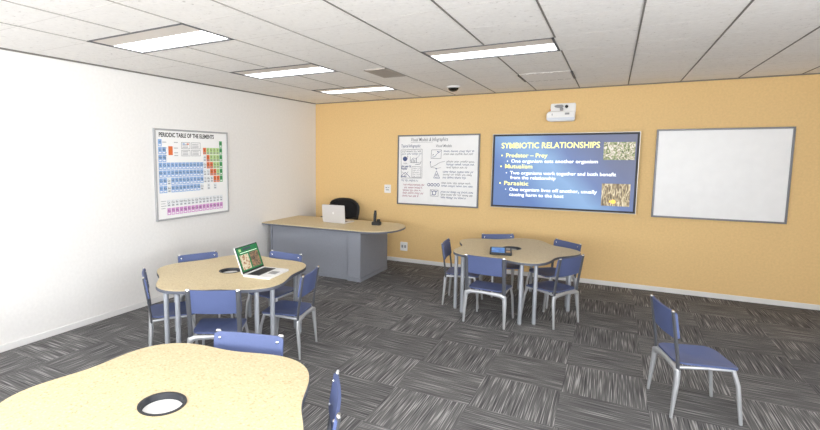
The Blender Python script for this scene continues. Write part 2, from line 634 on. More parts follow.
# lettering sits on the screen's surface; TX maps text xy onto the wall plane
def wallm(x, z, y):
    return Matrix.Translation((x, y, z)) @ Matrix(((1, 0, 0, 0), (0, 0, -1, 0), (0, 1, 0, 0), (0, 0, 0, 1)))
ly = -0.0805
k = 1.41                                                    # text size per cap height of the built-in font
def slide_line(name, body, xa, xb, z, cap, m, bold, dot=None):
    b = MB().use(m)
    b.text(body, cap, wallm(xa - cx, z - cz, ly), xb - xa, bold)
    if dot:
        xo, rr = xa - dot[0], dot[1]
        d_ = MB().use(m)
        d_.poly([(xo - cx + rr * math.cos(a), ly, z + cap * 0.45 - cz + rr * math.sin(a)) for a in (2 * PI * q / 10 for q in range(10))])
        d_.build('bullet_dot', None, scr, fix=False)
    b.build(name, None, scr, fix=False)
slide_line('title_lettering', 'SYMBIOTIC RELATIONSHIPS', 3.523, 4.895, 2.030, 0.084, M['s_yellow'], 0.012)
for body, xa, xb, z in (('Predator \u2013 Prey', 3.597, 4.200, 1.889), ('Mutualism', 3.588, 3.992, 1.718), ('Parasitic', 3.583, 3.944, 1.452)):
    slide_line('bullet_lettering', body, xa, xb, z, 0.062, M['s_yellow'], 0.010, (0.062, 0.013))
for body, xa, xb, z, dot in (('One organism eats another organism', 3.676, 4.879, 1.806, 1), ('Two organisms work together and both benefit', 3.668, 5.117, 1.622, 1), ('from the relationship', 3.671, 4.327, 1.548, 0),
                             ('One organism lives off another, usually', 3.663, 4.888, 1.362, 1), ('causing harm to the host', 3.666, 4.450, 1.280, 0)):
    slide_line('text_line', body, xa, xb, z, 0.050, M['s_white'], 0.010, (0.055, 0.009) if dot else None)
MB().box(4.943 - cx, -0.0805, 1.855 - cz, 5.332 - cx, -0.0785, 2.110 - cz).build('picture', M['pic_grass'], scr)
b = MB().use(M['pic_tent'])
b.box(4.948 - cx, -0.0805, 1.192 - cz, 5.303 - cx, -0.0785, 1.515 - cz)
b.use(M['s_orange'])
fx, fz = 5.10 - cx, 1.255 - cz
b.poly([(fx + 0.030 * math.cos(a), -0.0812, fz + 0.030 * math.sin(a)) for a in (2 * PI * q / 14 for q in range(14))])
b.poly([(fx - 0.02, -0.0812, fz), (fx - 0.052, -0.0812, fz + 0.018), (fx - 0.052, -0.0812, fz - 0.018)])
b.build('picture', None, scr)

# ------------------------------------------------------------------ projector
t = thing('wall_mounted_projector', 'white short throw projector fixed to the yellow wall above the screen', 'projector', (4.372, D, 2.423))
MB().prism(rrect(-0.165, 0.10, 0.178, 0.272, 0.02), 0.0, 0.03, Matrix(((1, 0, 0, 0), (0, 0, -1, 0), (0, 1, 0, 0), (0, 0, 0, 1)))).build('wall_plate', M['white'], t, bevel=0.006)
XZ = Matrix(((1, 0, 0, 0), (0, 0, -1, 0), (0, 1, 0, 0), (0, 0, 0, 1)))
out = [(-0.150, 0.0), (0.160, 0.0), (0.178, 0.018), (0.180, 0.12), (0.165, 0.142), (-0.150, 0.150), (-0.185, 0.140), (-0.208, 0.112), (-0.205, 0.035), (-0.188, 0.010)]
MB().prism(out, 0.03, 0.15, XZ).build('body', M['white'], t, bevel=0.012)
b = MB()
b.prism([(-0.185, 0.012), (0.165, 0.010), (0.172, 0.028), (0.172, 0.055), (-0.198, 0.055), (-0.198, 0.036)], 0.150, 0.154, XZ)
b.build('lower_band', M['offwhite'], t)
MB().prism(rrect(0.045, 0.094, 0.105, 0.122, 0.004), 0.15, 0.1535, XZ).build('badge', M['grey'], t)
MB().prism(rrect(-0.132, 0.086, -0.122, 0.116, 0.003), 0.15, 0.153, XZ).build('indicator', M['grey'], t)
b = MB()                                                    # mirror and lens well on the plate
b.prism([(-0.10, 0.215), (-0.06, 0.205), (-0.01, 0.205), (0.02, 0.225), (0.0, 0.25), (-0.07, 0.252), (-0.115, 0.236)], 0.03, 0.06, XZ)
b.build('lens_housing', M['grey'], t, bevel=0.006)
MB().prism(rrect(-0.035, 0.160, 0.01, 0.205, 0.008), 0.03, 0.065, XZ).build('swivel_arm', M['grey'], t, bevel=0.004)
MB().lathe([(0.022, 0.03), (0.022, 0.05), (0.012, 0.054)], seg=20, mat=Matrix.Translation((0.055, 0, 0.222)) @ XZ).build('lens', M['black'], t, smooth=True)
MB().prism(rrect(-0.175, 0.165, -0.163, 0.19, 0.004), 0.004, 0.03, XZ).build('side_plug', M['c_orange'], t)

# ------------------------------------------------------------------ whiteboards
def board(x0, x1, z0, z1, label):
    t = thing('whiteboard', label, 'whiteboard', ((x0 + x1) / 2, D, (z0 + z1) / 2), 0, 'whiteboards beside the screen')
    hw, hh = (x1 - x0) / 2, (z1 - z0) / 2
    s = MB().box(-hw + 0.01, -0.024, -hh + 0.01, hw - 0.01, -0.002, hh - 0.01).build('writing_surface', M['board'], t)
    b = MB()
    f = 0.024
    for q in ((-hw, -hh, hw, -hh + f), (-hw, hh - f, hw, hh), (-hw, -hh + f, -hw + f, hh - f), (hw - f, -hh + f, hw, hh - f)):
        b.box(q[0], -0.034, q[1], q[2], -0.001, q[3])
    b.build('frame', M['board_frame'], t, bevel=0.003)
    return t, s
bt, bs = board(1.735, 3.171, 1.0475, 2.271, 'framed whiteboard covered in handwritten notes and small sketches')
bx, bz = (1.722 + 3.19) / 2, (0.997 + 2.213) / 2
board(5.575, 7.011, 1.06, 2.278, 'blank whiteboard past the far end of the blue screen')

wy = -0.0246
ID = Matrix.Identity(4)
def wm(x, z):
    return Matrix.Diagonal((0.978, 1, 1.006, 1)) @ wallm(x - bx, z - bz, wy)
b = MB()
rnd = random.Random(3)
def scribble(x0, x1, z, h, slope, m, w=0.005):
    """a line of illegible handwriting: word-long runs of looping pen strokes"""
    b.use(m)
    x = x0
    while x < x1 - 0.01:
        wl = min(rnd.uniform(0.05, 0.13), x1 - x)
        pts = []
        n = max(4, int(wl / 0.006))
        ph = rnd.random() * 6
        for i in range(n + 1):
            u = x + wl * i / n
            amp = h * (0.32 + 0.2 * rnd.random()) * (1.7 if rnd.random() < 0.14 else 1)
            v = z + slope * (u - x0) + amp * math.sin(ph + i * 1.55)
            pts.append((u, v))
        b.stroke(pts, w, wm(0, 0))
        x += wl + 0.018
def line(p, m, w=0.006, closed=False):
    b.use(m)
    pts = list(p)
    if closed:
        pts.append(pts[0])
    for a, c in zip(pts, pts[1:]):
        b.stroke([a, c], w, wm(0, 0))
ng, nb, nr = M['ink_grey'], M['ink_blue'], M['ink_red']
b.use(ng)
b.text('Visual Models & Infographics', 0.058, wm(1.975, 2.105), 0.67, 0.004, 0.2)
line([(1.97, 2.085), (2.38, 2.088)], ng, 0.004)
b.use(nb)
b.text('Typical Infographic', 0.05, wm(1.79, 2.0), 0.365, 0.006, 0.2)
b.use(ng)
b.text('Visual Models', 0.046, wm(2.435, 2.0), 0.28, 0.004, 0.2)
# left sketch sheet
line([(1.785, 1.955), (2.185, 1.968), (2.19, 1.47), (1.80, 1.462)], ng, 0.006, True)
scribble(1.80, 2.16, 1.925, 0.034, 0.02, ng)
scribble(1.80, 2.17, 1.882, 0.034, 0.02, nb)
b.use(nb)
b.poly([tuple(wm(1.865 + 0.042 * math.cos(a), 1.80 + 0.042 * math.sin(a)) @ Vector((0, 0, 0))) for a in (2 * PI * q / 18 for q in range(18))])
line([(1.865, 1.80), (1.92, 1.85), (1.91, 1.79)], ng, 0.006)
scribble(1.835, 1.91, 1.72, 0.03, 0, ng)
line([(1.965, 1.84), (1.965, 1.735), (2.14, 1.735)], ng, 0.006)
for x, h in ((1.99, .04), (2.02, .065), (2.05, .05), (2.08, .085)):
    line([(x, 1.735), (x, 1.735 + h)], ng, 0.010)
line([(1.97, 1.77), (2.03, 1.82), (2.07, 1.80), (2.14, 1.86)], nb, 0.005)
line([(2.06, 1.70), (2.15, 1.71), (2.17, 1.76)], ng, 0.008)
scribble(1.795, 1.98, 1.665, 0.042, 0, nb, 0.010)
scribble(1.795, 1.93, 1.625, 0.04, 0, nb, 0.010)
line([(2.0, 1.665), (2.165, 1.665), (2.165, 1.475), (2.0, 1.475)], ng, 0.006, True)
for q in range(5):
    scribble(2.015, 2.15, 1.635 - q * 0.034, 0.016, 0, ng, 0.004)
line([(1.80, 1.50), (1.87, 1.565), (1.91, 1.53), (1.97, 1.475)], nb, 0.008)
line([(1.81, 1.57), (1.87, 1.53), (1.85, 1.48), (1.93, 1.58)], ng, 0.006)
scribble(1.79, 1.90, 1.49, 0.03, 0, nb, 0.008)
scribble(1.795, 2.12, 1.425, 0.036, -0.02, nb)
# red lines below
for z, xa, xb in ((1.345, 1.84, 2.24), (1.296, 1.86, 2.20), (1.248, 1.83, 2.17), (1.20, 1.83, 2.24), (1.148, 1.82, 2.13)):
    scribble(xa, xb, z, 0.034, 0.01, nr, 0.006)
# right column: five small sketches with notes
line([(2.36, 1.955), (2.535, 1.955), (2.53, 1.81), (2.35, 1.81)], ng, 0.006, True)
line([(2.37, 1.83), (2.42, 1.84), (2.46, 1.89), (2.53, 1.94)], nb, 0.007)
line([(2.38, 1.86), (2.395, 1.88)], ng, 0.012)
line([(2.46, 1.93), (2.49, 1.915)], nb, 0.014)
for q, (z0, sl, xa, xb, n) in enumerate(((1.93, 0.0, 2.575, 3.10, 2), (1.755, 0.0, 2.63, 3.13, 3), (1.585, 0.0, 2.57, 3.11, 3), (1.395, 0.0, 2.545, 3.10, 2), (1.245, 0.0, 2.54, 3.12, 3))):
    for j in range(n):
        scribble(xa, xb - (0.14 if j == n - 1 and n == 3 else rnd.uniform(0, 0.04)), z0 - j * 0.048, 0.034, sl, nb if (q + j) % 2 == 0 else ng, 0.006)
line([(2.335, 1.76), (2.35, 1.66), (2.43, 1.69), (2.52, 1.745), (2.60, 1.76)], ng, 0.006)
line([(2.35, 1.66), (2.46, 1.64), (2.53, 1.655)], ng, 0.005)
line([(2.44, 1.645), (2.455, 1.625)], nb, 0.016)
line([(2.335, 1.735), (2.35, 1.755)], nb, 0.012)
line([(2.405, 1.475), (2.455, 1.60), (2.515, 1.475)], nb, 0.007, True)
line([(2.43, 1.53), (2.485, 1.53)], ng, 0.005)
for q in range(3):
    scribble(2.43 + q * 0.008, 2.49 - q * 0.008, 1.492 + q * 0.025, 0.02, 0, nb, 0.005)
for q in range(4):
    xx = 2.32 + q * 0.057
    line([(xx + 0.022 * math.cos(a), 1.36 + 0.024 * math.sin(a)) for a in (2 * PI * s / 9 for s in range(9))], nb, 0.011, True)
line([(2.35, 1.275), (2.495, 1.27), (2.495, 1.165), (2.352, 1.165)], ng, 0.006, True)
line([(2.42 + 0.034 * math.cos(a), 1.22 + 0.036 * math.sin(a)) for a in (2 * PI * s / 10 for s in range(10))], nb, 0.012, True)
line([(2.36, 1.26), (2.39, 1.24)], nb, 0.01)
line([(2.48, 1.26), (2.455, 1.24)], nb, 0.01)
line([(2.37, 1.18), (2.40, 1.195)], nb, 0.01)
b.build('handwriting', None, bs, fix=False)

# ------------------------------------------------------------------ switch and outlet
def plate(x0, x1, z0, z1, name, label, cat, slots):
    t = thing(name, label, cat, ((x0 + x1) / 2, D, (z0 + z1) / 2))
    hw, hh = (x1 - x0) / 2, (z1 - z0) / 2
    MB().prism(rrect(-hw, -hh, hw, hh, 0.012), 0, 0.012, XZ).build('face_plate', M['white'], t, bevel=0.003)
    for (a, c, e, f, n, m) in slots:
        MB().prism(rrect(a, c, e, f, 0.004, 2), 0.012, 0.016, XZ).build(n, m, t)
    return t
plate(1.477, 1.603, 1.238, 1.387, 'wall_switch', 'white light switch plate on the yellow wall beside the whiteboard', 'light switch',
      [(-0.036, 0.012, -0.008, 0.03, 'toggle', M['grey']), (0.006, 0.016, 0.036, 0.028, 'toggle', M['grey']), (-0.03, -0.026, 0.034, -0.012, 'toggle', M['grey'])])
plate(1.804, 1.942, 0.203, 0.362, 'wall_outlet', 'white double socket low on the yellow wall right of the desk', 'outlet',
      [(-0.042, -0.024, -0.010, 0.026, 'socket', M['grey']), (0.012, -0.024, 0.044, 0.026, 'socket', M['grey'])])

# ------------------------------------------------------------------ periodic table poster on the left wall
PY0, PY1, PZ0, PZ1 = 4.227, 5.579, 1.059, 2.251
pc, pz = (PY0 + PY1) / 2, (PZ0 + PZ1) / 2
t = thing('periodic_table_poster', 'framed poster PERIODIC TABLE OF THE ELEMENTS on the white wall', 'poster', (0, pc, pz))
hw, hh = (PY1 - PY0) / 2, (PZ1 - PZ0) / 2
sheet = MB().box(0.002, -hw + 0.01, -hh + 0.01, 0.02, hw - 0.01, hh - 0.01).build('sheet', M['paper'], t)
b = MB()
f = 0.022
for q in ((-hw, -hh, hw, -hh + f), (-hw, hh - f, hw, hh), (-hw, -hh + f, -hw + f, hh - f), (hw - f, -hh + f, hw, hh - f)):
    b.box(0.001, q[0], q[1], 0.034, q[2], q[3])
b.build('frame', M['poster_frame'], t, bevel=0.003)
KY, KZ = (PY1 - PY0) / 1.125, (PZ1 - PZ0) / 1.136
PS = Matrix.Diagonal((1, KY, KZ, 1))
def pm(y, z, d=0.0208):
    return PS @ Matrix.Translation((d, y - 3.7675, z - 1.63)) @ Matrix(((0, 0, 1, 0), (1, 0, 0, 0), (0, 1, 0, 0), (0, 0, 0, 1)))
b = MB()
def cell(y0, z0, y1, z1, m, d=0.0204):
    b.use(m)
    b.poly([PS @ Vector(p) for p in ((d, y0 - 3.7675, z0 - 1.63), (d, y1 - 3.7675, z0 - 1.63), (d, y1 - 3.7675, z1 - 1.63), (d, y0 - 3.7675, z1 - 1.63))])
b.use(M['print_black'])
b.text('PERIODIC TABLE OF THE ELEMENTS', 0.050, pm(3.272, 2.100), 0.822, 0.035)
b.build('title_lettering', None, sheet, fix=False)
b = MB()
cw, chh = (4.235 - 3.255) / 18, 0.096
SY = ['H . . . . . . . . . . . . . . . . He', 'Li Be . . . . . . . . . . B C N O F Ne', 'Na Mg . . . . . . . . . . Al Si P S Cl Ar',
      'K Ca Sc Ti V Cr Mn Fe Co Ni Cu Zn Ga Ge As Se Br Kr', 'Rb Sr Y Zr Nb Mo Tc Ru Rh Pd Ag Cd In Sn Sb Te I Xe',
      'Cs Ba La Hf Ta W Re Os Ir Pt Au Hg Tl Pb Bi Po At Rn', 'Fr Ra Ac Rf Db Sg Bh Hs Mt Ds Rg Cn . Fl . Lv . .']
orange = {'B', 'Si', 'Ge', 'As', 'Sb', 'Te', 'Po', 'At'}
lime = {'C', 'N', 'O', 'F', 'P', 'S', 'Cl', 'Se', 'Br', 'I', 'H'}
green = {'He', 'Ne', 'Ar', 'Kr', 'Xe', 'Rn'}
pale = {'Al', 'Ga', 'In', 'Sn', 'Tl', 'Pb', 'Bi', 'Fl', 'Lv', 'La', 'Ac', 'Cn'}
def symbol(s, y0, z0, m):
    cell(y0 + 0.0025, z0 + 0.003, y0 + cw - 0.0025, z0 + chh - 0.005, m)
    b.use(M['print_black'] if m is not M['c_blue'] else M['print_black'])
    b.text(s, 0.026, pm(y0 + cw / 2, z0 + 0.046), None, 0.0, align='C')
    b.use(M['paper'] if m in (M['c_blue'], M['c_pink'], M['c_green']) else M['print_grey'])
    b.poly([tuple(pm(y0 + 0.012 + dx, z0 + 0.014 + dz) @ Vector((0, 0, 0))) for dx, dz in ((0, 0), (0.03, 0), (0.03, 0.016), (0, 0.016))])
for r_, row in enumerate(SY):
    for c_, s in enumerate(row.split()):
        if s == '.':
            continue
        m = M['c_orange'] if s in orange else M['c_lime'] if s in lime else M['c_green'] if s in green else M['c_pale'] if s in pale else M['c_blue']
        if s == 'H':
            m = M['c_blue']
        symbol(s, 3.255 + c_ * cw, 2.075 - (r_ + 1) * chh, m)
b.build('element_grid', None, sheet, fix=False)
b = MB()
for r_, (row, m) in enumerate((('La Ce Pr Nd Pm Sm Eu Gd Tb Dy Ho Er Tm Yb Lu', M['c_pale']), ('Ac Th Pa U Np Pu Am Cm Bk Cf Es Fm Md No Lr', M['c_pink']))):
    for c_, s in enumerate(row.split()):
        symbol(s, 3.351 + c_ * 0.0586, 1.225 - r_ * 0.104, m)
b.build('lower_rows', None, sheet, fix=False)
# key cell and legend boxes
b = MB()
cell(3.395, 1.875, 3.455, 1.985, M['c_orange'])
for z in (2.03, 1.96, 1.90, 1.865):
    cell(3.315, z, 3.37, z + 0.008, M['print_grey'])
    cell(3.475, z, 3.53, z + 0.008, M['print_grey'])
for q in ((3.58, 1.955, 3.71, 2.04), (3.725, 1.955, 3.87, 2.04), (3.58, 1.862, 3.71, 1.94), (3.725, 1.862, 3.87, 1.94)):
    for e in ((q[0], q[1], q[2], q[1] + 0.006), (q[0], q[3] - 0.006, q[2], q[3]), (q[0], q[1], q[0] + 0.006, q[3]), (q[2] - 0.006, q[1], q[2], q[3])):
        cell(*e, M['print_grey'])
    for j in range(3):
        cell(q[0] + 0.016, q[1] + 0.016 + j * 0.019, q[2] - 0.03, q[1] + 0.023 + j * 0.019, M['print_grey'])
cell(3.60, 2.008, 3.63, 2.026, M['c_blue'])
cell(3.66, 2.008, 3.69, 2.026, M['c_orange'])
for j, (ya, yb) in enumerate(((3.27, 3.34), (3.27, 3.33), (3.27, 3.345), (3.27, 3.33))):
    cell(ya, 1.30 - j * 0.03, yb, 1.306 - j * 0.03, M['print_grey'])
b.build('legend', None, sheet, fix=False)

# ------------------------------------------------------------------ teacher's desk
DZ = 0.792
t = thing('teacher_desk', 'long grey desk with a maple top rounded at one end, in the corner', 'desk', (0, 0, 0))
def bullet(ins=0.0):
    pts = [(0.004, 6.40 + ins), (1.80, 6.40 + ins)]
    for a in range(-84, 90, 6):
        c, n = math.cos(R(a)), math.sin(R(a))
        e = 2 / 2.3
        pts.append((1.83 + (0.458 - ins) * abs(c) ** e, 6.955 + (0.555 - ins) * math.copysign(abs(n) ** e, n)))
    pts += [(1.80, 7.51 - ins), (0.004, 7.51 - ins)]
    return pts
MB().prism(bullet(0.004), DZ - 0.012, DZ).build('worktop', M['maple'], t)
MB().prism(bullet(0), DZ - 0.036, DZ - 0.0121).build('edge_band', M['edge'], t, bevel=0.002)
MB().box(0.165, 6.485, 0.0, 1.618, 6.51, DZ - 0.036).build('modesty_panel', M['desk_grey'], t)
MB().box(0.135, 6.465, 0.0, 0.163, 7.42, DZ - 0.036).build('side_panel', M['desk_grey'], t)
MB().box(1.63, 6.425, 0.062, 1.845, 7.44, DZ - 0.036).build('pedestal', M['desk_grey'], t, bevel=0.004)
MB().box(1.628, 6.421, 0.0, 1.850, 7.443, 0.058).build('plinth', M['desk_grey'], t, bevel=0.004)
MB().box(0.165, 6.472, 0.0, 1.618, 6.4848, 0.055).build('kick_strip', M['desk_grey'], t)

# ------------------------------------------------------------------ laptops
def laptop(name, label, loc, rz, w, d, hs, lean, lid_mat, base_mat, screen=None, logo=False):
    t = thing(name, label, 'laptop', loc, rz, None)
    MB().prism(rrect(-w / 2, 0, w / 2, d, 0.018), 0.001, 0.020).build('base', base_mat, t, bevel=0.003)
    b = MB()
    rows, ncol = 5, 13
    kw, kh = (w * 0.80) / ncol, (d * 0.40) / rows
    b.use(M['keys'])
    b.box(-w * 0.41, d * 0.10, 0.0200, w * 0.41, d * 0.55, 0.0206)
    b.use(M['dark'])
    for i in range(ncol):
        for j in range(rows):
            x = -w * 0.40 + i * kw
            y = d * 0.12 + j * kh
            b.box(x + 0.002, y + 0.002, 0.0206, x + kw - 0.002, y + kh - 0.002, 0.0226)
    b.build('keyboard', None, t)
    MB().box(-w * 0.14, d * 0.63, 0.020, w * 0.14, d * 0.92, 0.0208).build('trackpad', M['grey'], t)
    # lid: panel plane xz at y=0, leaning back towards -y
    L = Matrix.Translation((0, 0.004, 0.020)) @ Matrix.Rotation(lean, 4, 'X')
    b = MB()
    b.prism(rrect(-w / 2, 0.0, w / 2, hs, 0.016), 0.0, 0.012, L @ Matrix(((1, 0, 0, 0), (0, 0, -1, 0), (0, 1, 0, 0), (0, 0, 0, 1))))
    lid = b.build('lid', lid_mat, t, bevel=0.002)
    b = MB()
    def quad(x0, z0, x1, z1, m, y):
        b.use(m)
        b.poly([L @ Vector(p) for p in ((x1, y, z0), (x0, y, z0), (x0, y, z1), (x1, y, z1))])
    quad(-w / 2 + 0.004, 0.004, w / 2 - 0.004, hs - 0.004, M['black'], 0.0012)
    e = 0.014
    if screen:
        quad(-w / 2 + e, e + 0.008, w / 2 - e, hs - e, M['l_green'], 0.0020)
        quad(-w * 0.16, hs * 0.82, w * 0.20, hs * 0.915, M['l_dark'], 0.0026)
        quad(-w * 0.40, hs * 0.735, w * 0.36, hs * 0.755, M['l_text'], 0.0026)
        quad(w * 0.28, hs * 0.80, w * 0.38, hs * 0.90, M['c_lime'], 0.0026)
        # seen from the user's side, +x is the left half of the picture
        quad(w * 0.04, hs * 0.13, w * 0.41, hs * 0.68, M['l_pic'], 0.0026)
        quad(-w * 0.41, hs * 0.13, -w * 0.02, hs * 0.70, M['l_pic2'], 0.0026)
    else:
        quad(-w / 2 + e, e + 0.008, w / 2 - e, hs - e, M['dark'], 0.0020)
    b.build('screen', None, lid, fix=False)
    if logo:
        B_ = L @ Matrix.Translation((0, -0.0126, hs * 0.52))
        b = MB()
        s = 0.019
        pts = []
        for q in range(28):
            a = 2 * PI * q / 28
            r = s * (1 - 0.10 * math.cos(2 * a) * 0.6)
            if abs(math.atan2(math.sin(a), math.cos(a))) < 0.42:   # the bite on one side
                r *= 0.66
            if abs(a - PI / 2) < 0.3:
                r *= 0.86
            if abs(a - 1.5 * PI) < 0.25:
                r *= 0.92
            pts.append((r * math.cos(a), r * math.sin(a)))
        b.poly([B_ @ Vector((x, 0, z)) for x, z in pts])
        b.poly([B_ @ Vector((x, 0, z)) for x, z in ((0.001, 0.022), (0.007, 0.026), (0.010, 0.034), (0.003, 0.030))])
        b.build('logo', M['paper'], lid, fix=False)
    return t
laptop('laptop', 'open silver laptop seen from behind on the long grey desk', (1.08, 6.96, DZ), R(-2.5), 0.44, 0.31, 0.285, R(5), M['alu'], M['alu'], logo=True)
laptop('laptop', 'open white laptop with a green picture slide on the lobed table', (1.988, 3.752, 0.738), R(-83), 0.40, 0.30, 0.272, R(20), M['light_alu'], M['light_alu'], screen=True)

# ------------------------------------------------------------------ phone on the desk
t = thing('cordless_phone', 'black cordless phone standing in its cradle on the long desk', 'phone', (1.795, 7.10, DZ), R(10))
MB().prism(rrect(-0.072, -0.055, 0.072, 0.055, 0.022), 0.0, 0.055).build('cradle', M['black'], t, bevel=0.010)
MB().prism(rrect(0.010, -0.03, 0.055, 0.03, 0.01), 0.055, 0.095).build('rest', M['black'], t, bevel=0.006)
hs = MB().tube([(-0.030, 0, 0.03), (-0.028, 0.004, 0.10), (-0.026, 0.010, 0.17), (-0.024, 0.016, 0.235)], [0.026, 0.025, 0.027, 0.018], 12, 0.75).build('handset', M['black'], t, smooth=True)
MB().box(-0.042, -0.0155, 0.175, -0.012, -0.006, 0.205).build('display', M['dark'], hs)

# ------------------------------------------------------------------ office chair behind the desk
t = thing('office_chair', 'black high backed office chair behind the long grey desk', 'office chair', (0.765, 7.68, 0), 0)
b = MB()
w, h = 0.60, 0.60
F, Bk = [], []
nx, nz = 16, 12
def back_pt(u, v):
    half = 0.195 + 0.105 * math.sin(min(1, v * 1.25) * PI / 2)
    top = 1.0
    x = u * half
    rnd_ = max(0, (v - 0.72) / 0.28)
    x *= 1 - 0.20 * rnd_ ** 3
    z = 0.53 + 0.570 * v - 0.045 * (abs(u) ** 3.0) * rnd_
    y = 0.20 + 0.05 * math.sin(v * PI) * 0.6 + 0.04 * v - 0.06 * (u * u)
    return x, y, z
for i in range(nx + 1):
    u = -1 + 2 * i / nx
    F.append([b.bm.verts.new(Vector(back_pt(u, j / nz))) for j in range(nz + 1)])
    Bk.append([b.bm.verts.new(Vector(back_pt(u, j / nz)) + Vector((0, 0.05, 0))) for j in range(nz + 1)])
for i in range(nx):
    for j in range(nz):
        b.face([F[i][j], F[i + 1][j], F[i + 1][j + 1], F[i][j + 1]])
        b.face([Bk[i][j], Bk[i][j + 1], Bk[i + 1][j + 1], Bk[i + 1][j]])
    for j in (0, nz):
        b.face([F[i][j], Bk[i][j], Bk[i + 1][j], F[i + 1][j]])
for i in (0, nx):
    for j in range(nz):
        b.face([F[i][j], F[i][j + 1], Bk[i][j + 1], Bk[i][j]])
bk = b.build('backrest', M['mesh_black'], t, smooth=True)
rim = []
for j in range(0, nz + 1):
    rim.append(back_pt(-1, j / nz))
for i in range(1, nx + 1):
    rim.append(back_pt(-1 + 2 * i / nx, 1))
for j in range(nz - 1, -1, -1):
    rim.append(back_pt(1, j / nz))
MB().tube([Vector(p) + Vector((0, 0.02, 0)) for p in rim], 0.026, 8).build('frame', M['black'], bk, smooth=True)
MB().pad(rrect(-0.26, -0.24, 0.26, 0.24, 0.10), lambda x, y, s: 0.52 - 0.05 * s ** 6, 0.05).build('seat', M['mesh_black'], t, smooth=True)
MB().box(-0.04, 0.10, 0.44, 0.04, 0.29, 0.465).box(-0.035, 0.255, 0.44, 0.035, 0.285, 0.70).build('back_bracket', M['black'], t, bevel=0.006)
for s in (-1, 1):
    a = MB().tube([(s * 0.24, 0.0, 0.45), (s * 0.28, 0.0, 0.46), (s * 0.29, 0.0, 0.60), (s * 0.29, 0.0, 0.765)], 0.016, 10).build('armrest', M['black'], t, smooth=True)
    MB().prism(rrect(s * 0.29 - 0.04, -0.12, s * 0.29 + 0.04, 0.13, 0.03), 0.765, 0.795).build('arm_pad', M['black'], a, bevel=0.008)
MB().tube([(0, 0, 0.09), (0, 0, 0.45)], 0.028, 14).build('gas_lift', M['dark'], t, smooth=True)
for q in range(5):
    a = R(90 + 72 * q)
    dx, dy = math.cos(a), math.sin(a)
    lg = MB().tube([(0.02 * dx, 0.02 * dy, 0.11), (0.15 * dx, 0.15 * dy, 0.095), (0.29 * dx, 0.29 * dy, 0.075)], [0.028, 0.024, 0.016], 10).build('leg', M['black'], t, smooth=True)
    MB().tube([(0.29 * dx - 0.02 * dy, 0.29 * dy + 0.02 * dx, 0.03), (0.29 * dx + 0.02 * dy, 0.29 * dy - 0.02 * dx, 0.03)], 0.03, 14).build('caster', M['black'], lg, smooth=True)

# ------------------------------------------------------------------ lobed tables
TZ = 0.738
def lobes(n, R0, a, ph, k, ins=0.0):
    out = []
    for i in range(n):
        th = 2 * PI * i / n
        r = R0 + a * math.cos(5 * (th - ph)) - ins
        out.append((r * math.cos(th), k * r * math.sin(th)))
    return out
def table(x, y, R0, a, ph, k, label, dx=0.0):
    t = thing('classroom_table', label, 'table', (x, y, 0), 0, 'lobed classroom tables')
    N = 120
    hr = 0.108
    def slab(z0, z1, ins, hr):
        b = MB()
        o = lobes(N, R0, a, ph, k, ins)
        hh_ = [(hr * math.cos(2 * PI * i / N), k * hr * math.sin(2 * PI * i / N)) for i in range(N)]
        O0 = [b.bm.verts.new((p[0], p[1], z0)) for p in o]
        O1 = [b.bm.verts.new((p[0], p[1], z1)) for p in o]
        I0 = [b.bm.verts.new((p[0], p[1], z0)) for p in hh_]
        I1 = [b.bm.verts.new((p[0], p[1], z1)) for p in hh_]
        for i in range(N):
            j = (i + 1) % N
            b.face([O1[i], O1[j], I1[j], I1[i]])
            b.face([O0[j], O0[i], I0[i], I0[j]])
            b.face([O0[i], O0[j], O1[j], O1[i]])
            b.face([I0[j], I0[i], I1[i], I1[j]])
        return b
    slab(TZ - 0.006, TZ, 0.004, hr).build('tabletop', M['maple'], t)
    slab(TZ - 0.034, TZ - 0.0061, 0.0, hr).build('edge_band', M['edge'], t, bevel=0.003)
    b = MB()                                                # grommet ring and the pale tray inside it
    n = 40
    prof = [(0.112, 0.0005), (0.112, 0.004), (0.098, 0.004), (0.094, -0.032), (0.104, -0.034)]
    rings = [[b.bm.verts.new((r * math.cos(2 * PI * i / n), k * r * math.sin(2 * PI * i / n), TZ + z)) for i in range(n)] for r, z in prof]
    for q in range(len(rings)):
        r0, r1 = rings[q], rings[(q + 1) % len(rings)]
        for i in range(n):
            b.face([r0[i], r0[(i + 1) % n], r1[(i + 1) % n], r1[i]])
    gr = b.build('grommet', M['dark'], t, smooth=True)
    b = MB()
    b.prism([(0.093 * math.cos(2 * PI * i / n), k * 0.093 * math.sin(2 * PI * i / n)) for i in range(n)], TZ - 0.034, TZ - 0.026)
    b.build('tray', M['white'], gr)
    for q in range(5):
        for s in (-1, 1):
            th = ph + 2 * PI * q / 5 + s * R(6.5)
            px, py = (R0 + a - 0.085) * math.cos(th) + dx, k * (R0 + a - 0.085) * math.sin(th)
            lg = MB().tube([(px, py, 0.015), (px, py, TZ - 0.034)], 0.0225, 14).build('leg', M['leg'], t, smooth=True)
            MB().tube([(px, py, 0), (px, py, 0.0149)], 0.020, 14).build('foot', M['grey'], lg, smooth=True)
    return t
table(1.736, 3.692, 0.718, 0.058, R(51), 1.075, 'maple topped lobed table with the open laptop on it')
table(4.01, 6.422, 0.703, 0.085, R(10.4), 1.13, 'maple topped lobed table with a tablet on it, by the yellow wall', -0.03)
table(3.278, 1.494, 0.72, 0.057, R(66), 1.0, 'bare maple lobed table cut off by the photo edge, nearest the viewer')

